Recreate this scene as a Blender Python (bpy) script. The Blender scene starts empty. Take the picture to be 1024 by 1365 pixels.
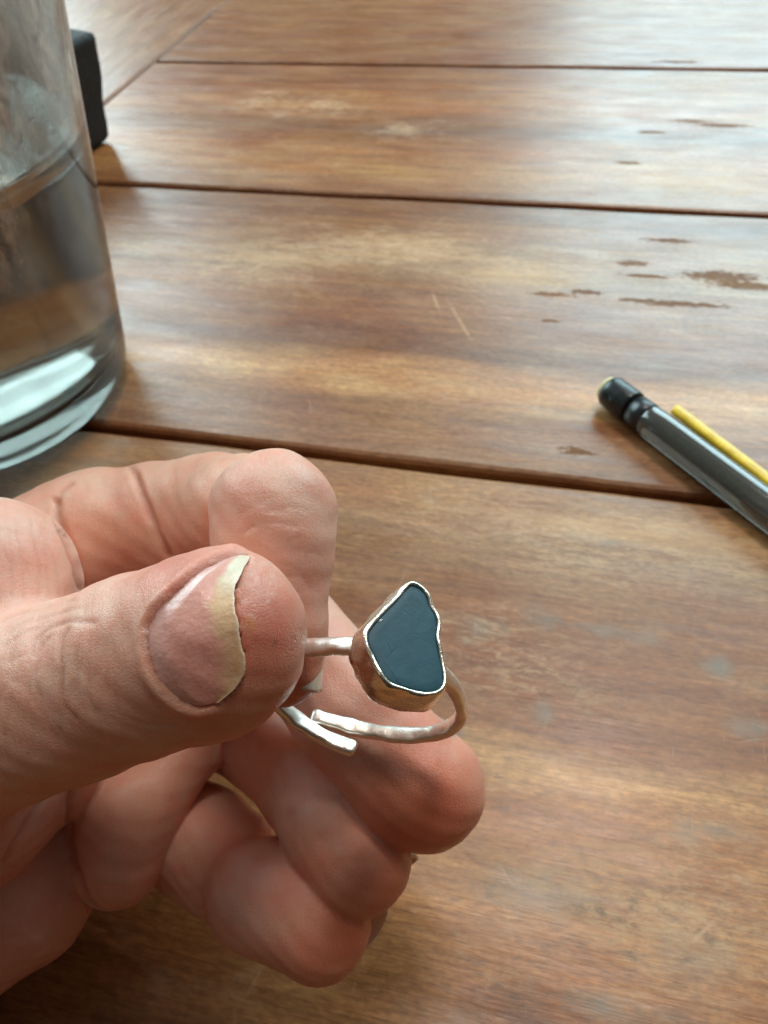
import bpy, math, random
import numpy as np
from mathutils import Vector, Matrix

random.seed(3); np.random.seed(3)
S = 0.001                       # everything below is measured in millimetres
scn = bpy.context.scene
COL = scn.collection

# ------------------------------------------------------------------ camera
PITCH, ROLL, YAW = 0.8427658, -0.0908111, -0.294675
CAMH, F = 150.0, 1000.0
_up = np.array([0, math.sin(PITCH), math.cos(PITCH)])
FWD = np.array([0, math.cos(PITCH), -math.sin(PITCH)])
_rt = np.array([1.0, 0, 0])
RT = math.cos(ROLL)*_rt + math.sin(ROLL)*_up
UP = -math.sin(ROLL)*_rt + math.cos(ROLL)*_up
CAM = np.array([0, 0, CAMH])
cam_d = bpy.data.cameras.new('camera'); cam = bpy.data.objects.new('camera', cam_d); COL.objects.link(cam)
cam.matrix_world = Matrix(((RT[0], UP[0], -FWD[0], 0), (RT[1], UP[1], -FWD[1], 0), (RT[2], UP[2], -FWD[2], CAMH*S), (0, 0, 0, 1)))
cam_d.sensor_fit = 'VERTICAL'; cam_d.sensor_height = 36.0; cam_d.sensor_width = 27.0
cam_d.lens = 36.0*F/1365.0
cam_d.clip_start = 0.005; cam_d.clip_end = 50
cam_d.dof.use_dof = True; cam_d.dof.focus_distance = 0.079; cam_d.dof.aperture_fstop = 50.0
scn.camera = cam

# ------------------------------------------------------------------ world, windows' light, exposure
scn.view_settings.view_transform = 'Standard'; scn.view_settings.look = 'None'
scn.view_settings.exposure = 0.25; scn.view_settings.gamma = 1.0
scn.cycles.caustics_reflective = False; scn.cycles.caustics_refractive = False
scn.cycles.max_bounces = 14; scn.cycles.transmission_bounces = 12; scn.cycles.transparent_max_bounces = 12
w = bpy.data.worlds.new('World'); scn.world = w; w.use_nodes = True
wn = w.node_tree; wn.nodes.clear()
wo = wn.nodes.new('ShaderNodeOutputWorld'); bg = wn.nodes.new('ShaderNodeBackground')
tc = wn.nodes.new('ShaderNodeTexCoord'); sp = wn.nodes.new('ShaderNodeSeparateXYZ'); mr = wn.nodes.new('ShaderNodeMapRange')
rp = wn.nodes.new('ShaderNodeValToRGB')
wn.links.new(tc.outputs['Generated'], sp.inputs[0]); wn.links.new(sp.outputs['Z'], mr.inputs['Value'])
mr.inputs['From Min'].default_value = -1; mr.inputs['From Max'].default_value = 1
wn.links.new(mr.outputs[0], rp.inputs[0]); wn.links.new(rp.outputs[0], bg.inputs['Color']); wn.links.new(bg.outputs[0], wo.inputs['Surface'])
e = rp.color_ramp.elements
e[0].position = 0.0; e[0].color = (0.06, 0.035, 0.02, 1)
e[1].position = 0.52; e[1].color = (0.10, 0.085, 0.07, 1)
x = rp.color_ramp.elements.new(0.75); x.color = (0.26, 0.25, 0.235, 1)
x = rp.color_ramp.elements.new(1.0); x.color = (0.42, 0.40, 0.37, 1)
yr = wn.nodes.new('ShaderNodeMapRange'); wn.links.new(sp.outputs['Y'], yr.inputs['Value'])      # the open side of the room is ahead, the viewer's side is dim
for i_, v_ in enumerate((-0.8, 0.6, 0.08, 0.65)): yr.inputs[i_+1].default_value = v_
wn.links.new(yr.outputs[0], bg.inputs['Strength'])

def window_light(name, az, el, dist, sx, sy, L, color):
    d = bpy.data.lights.new(name, 'AREA'); d.shape = 'RECTANGLE'; d.size = sx; d.size_y = sy
    d.energy = math.pi*sx*sy*L; d.color = color
    o = bpy.data.objects.new(name, d); COL.objects.link(o)
    a, b = math.radians(az), math.radians(el)
    v = Vector((math.sin(a)*math.cos(b), math.cos(a)*math.cos(b), math.sin(b)))
    o.location = v*dist
    o.rotation_euler = (-v).to_track_quat('-Z', 'Y').to_euler()
    return o
window_light('window_light', 34, 28, 2.5, 1.7, 1.45, 5.8, (0.63, 0.92, 1.0))
window_light('window_light', -34, 26, 2.5, 1.6, 1.4, 7.3, (0.70, 0.94, 1.0))
window_light('skylight', 35, 69, 2.2, 0.5, 0.5, 18.0, (1.0, 0.90, 0.80))
window_light('warm_glint_fill', -125, 38, 1.6, 0.25, 0.25, 1.2, (1.0, 0.70, 0.38))  # added, unseen: small warm light for glints on the bezel

# ------------------------------------------------------------------ helpers
def lk(o, parent=None):
    COL.objects.link(o)
    if parent is not None: o.parent = parent
    return o
def mesh_obj(name, verts, faces, mat, parent=None, smooth=True, M=None):
    me = bpy.data.meshes.new(name)
    v = np.asarray(verts, dtype=float)*S
    me.from_pydata([tuple(p) for p in v], [], [tuple(int(i) for i in f) for f in faces])
    me.materials.append(mat)
    if smooth:
        me.polygons.foreach_set('use_smooth', [True]*len(me.polygons))
    me.update()
    return lk(bpy.data.objects.new(name, me), parent)
def tag(o, label=None, cat=None, kind=None, group=None):
    if label: o['label'] = label
    if cat: o['category'] = cat
    if kind: o['kind'] = kind
    if group: o['group'] = group
    return o
def empty(name, loc=(0, 0, 0), rz=0):
    o = bpy.data.objects.new(name, None); o.location = Vector(loc)*S; o.rotation_euler = (0, 0, rz)
    o.empty_display_size = 0.01
    return lk(o)
def cam2world(P):               # camera-frame millimetres (x right, y up, depth) -> world millimetres
    P = np.asarray(P, float)
    return CAM + P[..., 0:1]*RT + P[..., 1:2]*UP + P[..., 2:3]*FWD
def pt(px, py, d):              # a point seen at px,py at depth d, camera frame
    return np.array([(px-512)/F*d, -(py-682.5)/F*d, d])
def smooth_curve(P, n, closed=False):
    P = np.asarray(P, float); m = len(P)
    out = []
    segs = m if closed else m-1
    for i in range(segs):
        if closed: p0, p1, p2, p3 = P[(i-1) % m], P[i], P[(i+1) % m], P[(i+2) % m]
        else: p0, p1, p2, p3 = P[max(i-1, 0)], P[i], P[i+1], P[min(i+2, m-1)]
        for j in range(n):
            t = j/n
            out.append(0.5*((2*p1)+(-p0+p2)*t+(2*p0-5*p1+4*p2-p3)*t*t+(-p0+3*p1-3*p2+p3)*t**3))
    if not closed: out.append(P[-1])
    return np.array(out)

class NT:
    """small node-tree helper"""
    def __init__(s, name):
        s.m = bpy.data.materials.new(name); s.m.use_nodes = True
        s.t = s.m.node_tree; s.t.nodes.clear()
        s.out = s.t.nodes.new('ShaderNodeOutputMaterial')
    def n(s, typ, **kw):
        nd = s.t.nodes.new(typ)
        for k, v in kw.items(): setattr(nd, k, v)
        return nd
    def set(s, sock, v):
        if isinstance(v, bpy.types.NodeSocket): s.t.links.new(v, sock)
        elif v is not None: sock.default_value = v
    def math(s, op, a, b=None, c=None, clamp=False):
        nd = s.n('ShaderNodeMath', operation=op); nd.use_clamp = clamp
        s.set(nd.inputs[0], a)
        if b is not None: s.set(nd.inputs[1], b)
        if c is not None: s.set(nd.inputs[2], c)
        return nd.outputs[0]
    def vmath(s, op, a, b=None):
        nd = s.n('ShaderNodeVectorMath', operation=op); s.set(nd.inputs[0], a)
        if b is not None: s.set(nd.inputs[1], b)
        return nd.outputs['Value'] if op in ('LENGTH', 'DOT_PRODUCT', 'DISTANCE') else nd.outputs[0]
    def noise(s, vec, scale=1.0, detail=3.0, rough=0.5, dist=0.0, color=False):
        nd = s.n('ShaderNodeTexNoise'); s.set(nd.inputs['Vector'], vec)
        nd.inputs['Scale'].default_value = scale; nd.inputs['Detail'].default_value = detail
        nd.inputs['Roughness'].default_value = rough; nd.inputs['Distortion'].default_value = dist
        return nd.outputs['Color' if color else 'Fac']
    def ramp(s, fac, stops, interp='LINEAR'):
        nd = s.n('ShaderNodeValToRGB'); s.set(nd.inputs[0], fac); cr = nd.color_ramp; cr.interpolation = interp
        for i, (p, c) in enumerate(stops):
            c = (c, c, c) if isinstance(c, (int, float)) else c
            el = cr.elements[i] if i < 2 else cr.elements.new(p)
            el.position = p; el.color = (*c, 1)
        return nd.outputs[0]
    def mr(s, v, a, b, c=0.0, d=1.0):
        nd = s.n('ShaderNodeMapRange'); s.set(nd.inputs[0], v)
        for i, q in enumerate((a, b, c, d)): nd.inputs[i+1].default_value = q
        return nd.outputs[0]
    def mix(s, f, a, b, blend='MIX'):
        nd = s.n('ShaderNodeMix', data_type='RGBA', blend_type=blend); nd.clamp_factor = True
        s.set(nd.inputs[0], f); 
        for k, v in ((6, a), (7, b)):
            if isinstance(v, tuple) and len(v) == 3: v = (*v, 1)
            s.set(nd.inputs[k], v)
        return nd.outputs[2]
    def mapping(s, vec, scale=(1, 1, 1), loc=(0, 0, 0), rot=(0, 0, 0)):
        nd = s.n('ShaderNodeMapping'); s.set(nd.inputs[0], vec)
        nd.inputs['Scale'].default_value = scale; nd.inputs['Location'].default_value = loc; nd.inputs['Rotation'].default_value = rot
        return nd.outputs[0]
    def coord(s, k='Object'):
        return s.n('ShaderNodeTexCoord').outputs[k]
    def bump(s, h, strength, dist, normal=None):
        nd = s.n('ShaderNodeBump'); nd.inputs['Strength'].default_value = strength; nd.inputs['Distance'].default_value = dist
        s.set(nd.inputs['Height'], h)
        if normal is not None: s.set(nd.inputs['Normal'], normal)
        return nd.outputs[0]
    def bsdf(s, **kw):
        nd = s.n('ShaderNodeBsdfPrincipled')
        for k, v in kw.items():
            k = k.replace('_', ' ')
            if isinstance(v, tuple) and len(v) == 3 and k != 'Subsurface Radius' : v = (*v, 1)
            s.set(nd.inputs[k], v)
        s.t.links.new(nd.outputs[0], s.out.inputs[0])
        return nd

# ------------------------------------------------------------------ materials
def wood(name, end=False):
    t = NT(name)
    p = t.vmath('SCALE', t.coord()); p.node.inputs['Scale'].default_value = 1000.0      # millimetres
    if end:
        p = t.mapping(p, loc=(37, 11, 0), rot=(0, 0, math.radians(90)))
    warp = t.noise(t.mapping(p, (0.006, 0.02, 0.02)), 1, 3, 0.55)
    warp2 = t.noise(t.mapping(p, (0.02, 0.06, 0.05), (7, 3, 0)), 1, 3, 0.6)
    sx = t.n('ShaderNodeSeparateXYZ'); t.set(sx.inputs[0], p); X, Y = sx.outputs['X'], sx.outputs['Y']
    Yw = t.math('ADD', Y, t.math('MULTIPLY', t.math('SUBTRACT', warp, 0.5), 15.0))
    Yw = t.math('ADD', Yw, t.math('MULTIPLY', t.math('SUBTRACT', warp2, 0.5), 7.0))
    red, brn, tan, pale, dk = (0.26, 0.125, 0.055), (0.29, 0.165, 0.078), (0.43, 0.27, 0.13), (0.62, 0.44, 0.24), (0.19, 0.095, 0.045)
    org, mau, gry = (0.39, 0.21, 0.090), (0.30, 0.18, 0.11), (0.34, 0.25, 0.16)
    stops = [(-166, brn), (-60, red), (0, dk), (14, red), (30, org), (46, tan), (58, org), (63, tan), (68, pale), (73, red), (90, red), (104, brn),
             (122, gry), (136, tan), (147, mau), (164, mau), (171, brn), (176, tan), (184, pale), (194, tan), (199, dk), (212, red), (232, mau),
             (250, gry), (272, brn), (292, dk), (330, tan), (352, org), (372, dk), (400, org), (440, red), (620, brn)]
    lo, hi = -166.0, 620.0
    ramp = t.ramp(t.mr(Yw, lo, hi), [((a-lo)/(hi-lo), c) for a, c in stops[:32]])
    # extra streaks far along the grain
    st = t.noise(t.mapping(p, (0.0045, 0.075, 0.06), (3, 1, 0)), 1, 4, 0.6, 0.4)
    col = t.mix(t.mr(st, 0.36, 0.64, 0, 0.30), ramp, t.mix(t.mr(warp, 0.35, 0.65), tan, dk))
    st2 = t.noise(t.mapping(p, (0.022, 0.20, 0.2), (31, 1, 0)), 1, 4, 0.6, 0.3)
    col = t.mix(t.mr(st2, 0.30, 0.70), t.mix(1.0, col, (0.70, 0.63, 0.58), 'MULTIPLY'), t.mix(1.0, col, (1.22, 1.24, 1.25), 'MULTIPLY'))
    # fibres
    fb = t.noise(t.mapping(p, (0.20, 1.4, 1.0), (5, 2, 0)), 1, 5, 0.65, 0.3)
    col = t.mix(t.mr(fb, 0.30, 0.70, 0, 1), t.mix(1.0, col, (0.72, 0.66, 0.61), 'MULTIPLY'), t.mix(1.0, col, (1.20, 1.22, 1.22), 'MULTIPLY'))
    pt_ = t.noise(t.mapping(p, (0.022, 0.05, 0.05), (12, 3, 0)), 1, 4, 0.6, 0.5)
    col = t.mix(t.mr(pt_, 0.38, 0.62), t.mix(1.0, col, (0.94, 0.80, 0.70), 'MULTIPLY'), t.mix(1.0, col, (1.10, 1.16, 1.12), 'MULTIPLY'))
    mo = t.noise(t.mapping(p, (0.45, 0.8, 0.6), (2, 13, 0)), 1, 5, 0.7)
    col = t.mix(t.mr(mo, 0.32, 0.68), t.mix(1.0, col, (0.72, 0.68, 0.66), 'MULTIPLY'), t.mix(1.0, col, (1.22, 1.22, 1.20), 'MULTIPLY'))
    gl = t.noise(t.mapping(p, (0.035, 2.6, 1.5), (6, 19, 0)), 1, 3, 0.6, 0.2)
    col = t.mix(t.mr(gl, 0.54, 0.66, 0, 0.45), col, t.mix(1.0, col, (0.50, 0.40, 0.34), 'MULTIPLY'))
    # dark pores, short dashes along the grain
    po = t.noise(t.mapping(p, (0.16, 2.6, 2.0), (9, 4, 0)), 1, 2, 0.5)
    pores = t.mr(po, 0.66, 0.74)
    col = t.mix(t.math('MULTIPLY', pores, 0.55), col, (0.055, 0.028, 0.016))
    NZ = {}
    # hand placed marks: centre, half-size, strength of noise
    def blob(cx, cy, rx, ry, ang=0.0, edge=0.35, nz=0.9, ns=(0.10, 0.35, 0.2)):
        q = t.mapping(p, loc=(0, 0, 0))
        q = t.vmath('SUBTRACT', p, (cx, cy, 0)); 
        if ang: q = t.mapping(q, rot=(0, 0, math.radians(ang)))
        q = t.vmath('MULTIPLY', q, (1.0/rx, 1.0/ry, 0))
        d = t.vmath('LENGTH', q)
        n_ = NZ.get(ns)
        if n_ is None: n_ = NZ[ns] = t.noise(t.mapping(p, ns, (3, 5, 0)), 1, 4, 0.7)
        d = t.math('ADD', d, t.math('MULTIPLY', t.math('SUBTRACT', n_, 0.5), nz*2))
        return t.mr(d, 1.0, 1.0-edge)
    def union(lst):
        r = lst[0]
        for q in lst[1:]: r = t.math('MAXIMUM', r, q)
        return r
    mask_chip = mask_pale = mask_grey = None
    if not end:
        mask_chip = union([blob(cx, cy, rx*0.95, ry*0.62, edge=0.16, nz=2.1, ns=(0.30, 0.85, 0.3)) for cx, cy, rx, ry in
            [(54, 257, 13, 5.5), (62, 252, 12, 4), (35, 237.5, 9, 2.6), (45, 238, 9, 2.2), (27, 238, 8, 2.2), (36, 280, 9, 2.6), (24, 262, 6, 3), (28, 254, 8, 2.0),
             (10, 159.5, 4.0, 2.6), (8, 241, 6, 2.2), (-3, 238, 7, 2), (62, 388, 12, 3.5), (48, 392, 8, 2.5), (30, 378, 6, 2), (20, 345, 5, 2), (44, 470, 12, 3), (-3, 222, 3, 1.5),
             (-160, 178, 6, 2), (90, 290, 9, 2), (80, 240, 8, 2.5)]])
        mask_pale = union([blob(-60, 262, 44, 15, edge=1.3, nz=1.4, ns=(0.16, 0.42, 0.3)), blob(-20, 250, 30, 10, edge=1.2, nz=1.4, ns=(0.15, 0.5, 0.3)),
             blob(-84, 371, 9, 6, edge=0.9), blob(-33, 218, 0.9, 16, -28, edge=1.2, nz=1.1, ns=(0.6, 0.6, 0.3)), blob(-43, 228, 0.8, 8, -22, edge=1.2, nz=1.1, ns=(0.6, 0.6, 0.3)),
             blob(-110, 250, 36, 9, edge=1.2, nz=1.3), blob(-150, 182, 24, 4, edge=1.0, nz=1.4), blob(25, 132, 60, 6, edge=1.2, nz=1.3)])
        gv = (0.12, 0.12, 0.2)
        mask_grey = union([blob(cx, cy, rx*0.95, ry*0.62, edge=1.1, nz=1.5, ns=gv) for cx, cy, rx, ry in
             [(5, 102, 6, 9), (22, 101, 12, 3.5), (-8, 96, 6, 8), (50, 83, 8, 5), (10, 43, 15, 10), (40, 60, 11, 5), (22, 27, 10, 5), (0, 18, 9, 7), (36, 38, 9, 8), (18, 128, 14, 4), (-10, 70, 5, 4),
              (8, 78, 3, 7), (44, 96, 5, 5)]])
        nzs = (0.05, 0.08, 0.1)
        reg = union([blob(cx, cy, rx, ry, edge=0.8, nz=1.0, ns=nzs) for cx, cy, rx, ry in [(-70, 262, 70, 22), (0, 250, 40, 18), (-130, 240, 50, 18), (-150, 185, 30, 10), (20, 128, 60, 16), (-84, 372, 30, 14),
               (0, 180, 60, 8), (30, 45, 40, 20), (0, 90, 30, 16), (60, 440, 60, 20), (-150, 400, 60, 20), (60, 330, 60, 20)]])
        sfn = t.math('MULTIPLY', t.mr(t.noise(t.mapping(p, (0.16, 0.62, 0.5), (21, 3, 0)), 1, 6, 0.75), 0.50, 0.58), t.mr(t.noise(t.mapping(p, (0.5, 1.3, 0.5), (1, 33, 0)), 1, 4, 0.7), 0.38, 0.56))
        sf2 = t.math('MULTIPLY', t.mr(t.noise(t.mapping(p, (0.07, 0.24, 0.2), (5, 3, 0)), 1, 7, 0.78, 0.6), 0.49, 0.56), t.mr(t.noise(t.mapping(p, (0.25, 0.5, 0.5), (1, 3, 0)), 1, 4, 0.7), 0.40, 0.55))
        scuff = t.math('MULTIPLY', reg, t.math('MAXIMUM', sfn, sf2))
        dust = t.mr(t.noise(t.mapping(p, (0.05, 0.09, 0.1), (2, 8, 0)), 1, 5, 0.7), 0.55, 0.75)
        col = t.mix(t.math('MULTIPLY', mask_grey, 0.8), col, (0.19, 0.195, 0.185))
        col = t.mix(t.math('MULTIPLY', mask_pale, 0.75), col, (0.56, 0.42, 0.25))
        col = t.mix(t.math('MULTIPLY', dust, 0.24), col, (0.50, 0.42, 0.33))
        col = t.mix(t.math('MULTIPLY', scuff, 0.62), col, (0.60, 0.50, 0.36))
        streg = union([blob(cx, cy, rx, ry, edge=0.9, nz=0.9, ns=nzs) for cx, cy, rx, ry in [(30, 40, 30, 18), (55, 66, 25, 10), (5, 30, 22, 16), (60, 88, 20, 12), (0, 60, 12, 10)]])
        stn = t.math('MULTIPLY', t.mr(t.noise(t.mapping(p, (0.16, 0.30, 0.2), (61, 3, 0)), 1, 6, 0.7), 0.52, 0.64), streg)
        col = t.mix(t.math('MULTIPLY', stn, 0.8), col, (0.105, 0.075, 0.052))
        stl = t.mr(t.noise(t.mapping(p, (0.22, 0.34, 0.2), (11, 43, 0)), 1, 6, 0.72), 0.54, 0.64)
        col = t.mix(t.math('MULTIPLY', t.math('MULTIPLY', stl, streg), 0.40), col, (0.50, 0.38, 0.24))
        # knots
        kn = union([blob(-84, 368, 26, 7, edge=1.2, nz=1.0), blob(34, 28, 5, 3, edge=1.0), blob(9, 24, 7, 6, edge=1.2), blob(-20, 40, 8, 3, edge=1.2), blob(58, 66, 10, 3, edge=1.2)])
        col = t.mix(t.math('MULTIPLY', kn, 0.5), col, (0.09, 0.045, 0.028))
        col = t.mix(t.math('MULTIPLY', mask_chip, 0.75), col, (0.17, 0.10, 0.060))
    # fine scratches in all directions
    sc = t.n('ShaderNodeTexVoronoi', feature='DISTANCE_TO_EDGE'); sc.inputs['Scale'].default_value = 1.0
    t.set(sc.inputs['Vector'], t.mapping(t.vmath('ADD', p, t.vmath('MULTIPLY', t.noise(t.mapping(p, (0.05, 0.05, 0.05)), 1, 2, 0.5, color=True), (7, 7, 0))), (0.022, 0.045, 0.05), rot=(0, 0, 0.7)))
    scn_ = t.noise(t.mapping(p, (0.07, 0.07, 0.07), (50, 0, 0)), 1, 2, 0.5)
    scr = t.math('MULTIPLY', t.mr(sc.outputs['Distance'], 0.012, 0.002), t.mr(scn_, 0.56, 0.64))
    d1 = t.mr(t.noise(t.mapping(p, (0.10, 2.2, 0.5), (4, 70, 0), (0, 0, 0.9)), 1, 2, 0.5), 0.68, 0.76)
    d2 = t.mr(t.noise(t.mapping(p, (2.4, 0.12, 0.5), (40, 7, 0), (0, 0, 0.35)), 1, 2, 0.5), 0.69, 0.77)
    dsh = t.math('MULTIPLY', t.math('MAXIMUM', d1, d2), t.mr(t.noise(t.mapping(p, (0.04, 0.06, 0.05), (9, 90, 0)), 1, 3, 0.6), 0.45, 0.62))
    col = t.mix(t.math('MULTIPLY', dsh, 0.5), col, (0.58, 0.50, 0.39))
    sk = t.mr(t.noise(t.mapping(p, (0.32, 0.75, 0.5), (14, 7, 0)), 1, 3, 0.6), 0.70, 0.76)
    col = t.mix(t.math('MULTIPLY', sk, 0.55), col, (0.075, 0.05, 0.038))
    col = t.mix(t.math('MULTIPLY', scr, 0.18), col, (0.55, 0.47, 0.36))
    col = t.mix(1.0, col, (1.05, 0.81, 0.63), 'MULTIPLY')
    rb = t.noise(t.mapping(p, (0.03, 0.09, 0.1), (1, 9, 0)), 1, 4, 0.65)
    rough = t.mr(rb, 0.3, 0.7, 0.28, 0.46)
    h = t.math('ADD', t.math('MULTIPLY', fb, 0.10), t.math('MULTIPLY', po, -0.06))
    h = t.math('ADD', h, t.math('MULTIPLY', t.noise(t.mapping(p, (0.03, 0.10, 0.1)), 1, 3, 0.5), 0.9))
    if mask_chip is not None:
        h = t.math('SUBTRACT', h, t.math('MULTIPLY', mask_chip, 0.22))
        rough = t.math('ADD', rough, t.math('MULTIPLY', t.math('MAXIMUM', t.math('MAXIMUM', mask_chip, scuff), mask_pale), 0.22), clamp=True)
    h = t.math('SUBTRACT', h, t.math('MULTIPLY', scr, 0.05))
    nrm = t.bump(h, 0.6, 0.0007)
    worn = t.math('SUBTRACT', 1.0, mask_chip) if mask_chip is not None else 1.0
    t.bsdf(Base_Color=col, Roughness=rough, Normal=nrm, Specular_IOR_Level=t.math('ADD', 0.15, t.math('MULTIPLY', worn, 0.35)), Coat_Weight=t.math('MULTIPLY', worn, 0.2), Coat_Roughness=0.30, Coat_Normal=nrm)
    return t.m

def skin_mat():
    t = NT('skin')
    at = t.n('ShaderNodeAttribute', attribute_name='tint'); 
    p = t.vmath('SCALE', t.coord()); p.node.inputs['Scale'].default_value = 1000.0
    mott = t.noise(p, 0.35, 4, 0.6); fine = t.noise(p, 1.6, 3, 0.6)
    col = t.mix(t.mr(mott, 0.35, 0.65, 0, 0.6), at.outputs['Color'], t.mix(1.0, at.outputs['Color'], (1.0, 0.80, 0.76), 'MULTIPLY'))
    col = t.mix(t.mr(fine, 0.3, 0.7, 0, 0.5), col, t.mix(1.0, col, (1.12, 1.10, 1.08), 'MULTIPLY'))
    bl_ = t.noise(p, 0.14, 3, 0.55)
    col = t.mix(t.mr(bl_, 0.40, 0.64, 0, 0.5), col, t.mix(1.0, col, (1.02, 0.74, 0.70), 'MULTIPLY'))
    sp_ = t.noise(p, 3.2, 2, 0.6)
    col = t.mix(t.mr(sp_, 0.60, 0.72, 0, 0.30), col, t.mix(1.0, col, (0.88, 0.62, 0.55), 'MULTIPLY'))
    vo = t.n('ShaderNodeTexVoronoi', feature='DISTANCE_TO_EDGE'); vo.inputs['Scale'].default_value = 1.0
    t.set(vo.inputs['Vector'], t.mapping(t.vmath('ADD', p, t.vmath('SCALE', t.noise(p, 0.8, 2, 0.5, color=True))), (2.3, 2.9, 2.3), rot=(0.3, 0.2, 0.5)))
    cells = t.mr(vo.outputs['Distance'], 0.0, 0.16)
    wr = t.noise(t.mapping(p, (2.6, 0.5, 0.9), rot=(0, 0, 0.25)), 1, 4, 0.65)
    h = t.math('ADD', t.math('MULTIPLY', cells, 0.30), t.math('MULTIPLY', wr, 0.9))
    h = t.math('ADD', h, t.math('MULTIPLY', t.noise(p, 0.5, 3, 0.55), 1.2))
    nrm = t.bump(h, 0.5, 0.00014)
    rough = t.mr(t.noise(p, 0.6, 3, 0.6), 0.3, 0.7, 0.28, 0.46)
    b = t.bsdf(Base_Color=col, Roughness=rough, Normal=nrm, Subsurface_Weight=0.5, Subsurface_Scale=0.0028, Specular_IOR_Level=0.45)
    b.inputs['Subsurface Radius'].default_value = (1.0, 0.38, 0.22)
    return t.m

def nail_mat():
    t = NT('nail')
    at = t.n('ShaderNodeAttribute', attribute_name='tint')
    p = t.vmath('SCALE', t.coord()); p.node.inputs['Scale'].default_value = 1000.0
    n1 = t.noise(p, 1.1, 4, 0.65)
    col = t.mix(t.mr(n1, 0.35, 0.7, 0, 0.7), at.outputs['Color'], t.mix(1.0, at.outputs['Color'], (0.86, 0.78, 0.66), 'MULTIPLY'))
    nrm = t.bump(t.noise(p, 0.9, 3, 0.6), 0.35, 0.0004)
    b = t.bsdf(Base_Color=col, Roughness=t.mr(n1, 0.3, 0.7, 0.24, 0.40), Normal=nrm, Subsurface_Weight=0.25, Subsurface_Scale=0.0015, Coat_Weight=0.5, Coat_Roughness=0.25)
    b.inputs['Subsurface Radius'].default_value = (1.0, 0.5, 0.35)
    return t.m

def silver_mat(name, c, c2, bumpd, rlo, rhi):
    t = NT(name)
    p = t.vmath('SCALE', t.coord()); p.node.inputs['Scale'].default_value = 1000.0
    n1 = t.noise(p, 0.7, 4, 0.6, 0.4); n2 = t.noise(p, 2.5, 4, 0.7)
    vo = t.n('ShaderNodeTexVoronoi', feature='SMOOTH_F1'); vo.inputs['Scale'].default_value = 0.75; t.set(vo.inputs['Vector'], p)
    col = t.mix(t.mr(n1, 0.35, 0.65), c, c2)
    col = t.mix(t.mr(n2, 0.60, 0.78, 0, 0.25), col, (0.35, 0.27, 0.2))
    h = t.math('ADD', vo.outputs['Distance'], t.math('MULTIPLY', n1, 0.8))
    nrm = t.bump(h, 0.8, bumpd)
    t.bsdf(Base_Color=col, Metallic=1.0, Roughness=t.mr(n2, 0.3, 0.7, rlo, rhi), Normal=nrm)
    return t.m

def stone_mat():
    t = NT('stone')
    p = t.vmath('SCALE', t.coord()); p.node.inputs['Scale'].default_value = 1000.0
    n1 = t.noise(p, 0.5, 4, 0.6); n2 = t.noise(p, 6, 3, 0.6)
    col = t.mix(t.mr(n1, 0.3, 0.7), (0.012, 0.064, 0.090), (0.018, 0.084, 0.116))
    col = t.mix(t.mr(n2, 0.68, 0.75, 0, 0.3), col, (0.09, 0.14, 0.15))
    vo = t.n('ShaderNodeTexVoronoi', feature='DISTANCE_TO_EDGE'); vo.inputs['Scale'].default_value = 0.21
    t.set(vo.inputs['Vector'], t.vmath('ADD', p, t.vmath('SCALE', t.noise(p, 0.8, 2, 0.5, color=True))))
    ck = t.math('MULTIPLY', t.mr(vo.outputs['Distance'], 0.014, 0.004), t.mr(n1, 0.45, 0.60))
    col = t.mix(t.math('MULTIPLY', ck, 0.55), col, (0.008, 0.022, 0.03))
    nrm = t.bump(t.math('SUBTRACT', t.math('ADD', n1, t.math('MULTIPLY', n2, 0.12)), t.math('MULTIPLY', ck, 0.4)), 0.4, 0.00016)
    t.bsdf(Base_Color=col, Roughness=t.mr(n2, 0.3, 0.7, 0.42, 0.58), Normal=nrm)
    return t.m

def simple(name, col, rough=0.4, metal=0.0, nscale=1.0, var=0.2, bumpd=0.0001, **kw):
    t = NT(name)
    p = t.vmath('SCALE', t.coord()); p.node.inputs['Scale'].default_value = 1000.0
    n1 = t.noise(p, nscale, 4, 0.65)
    c = t.mix(t.mr(n1, 0.35, 0.68), tuple(v*(1-var) for v in col), tuple(min(1, v*(1+var)) for v in col))
    t.bsdf(Base_Color=c, Roughness=t.mr(n1, 0.3, 0.7, rough*0.8, rough*1.2), Metallic=metal, Normal=t.bump(n1, 0.5, bumpd), **kw)
    return t.m

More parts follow.
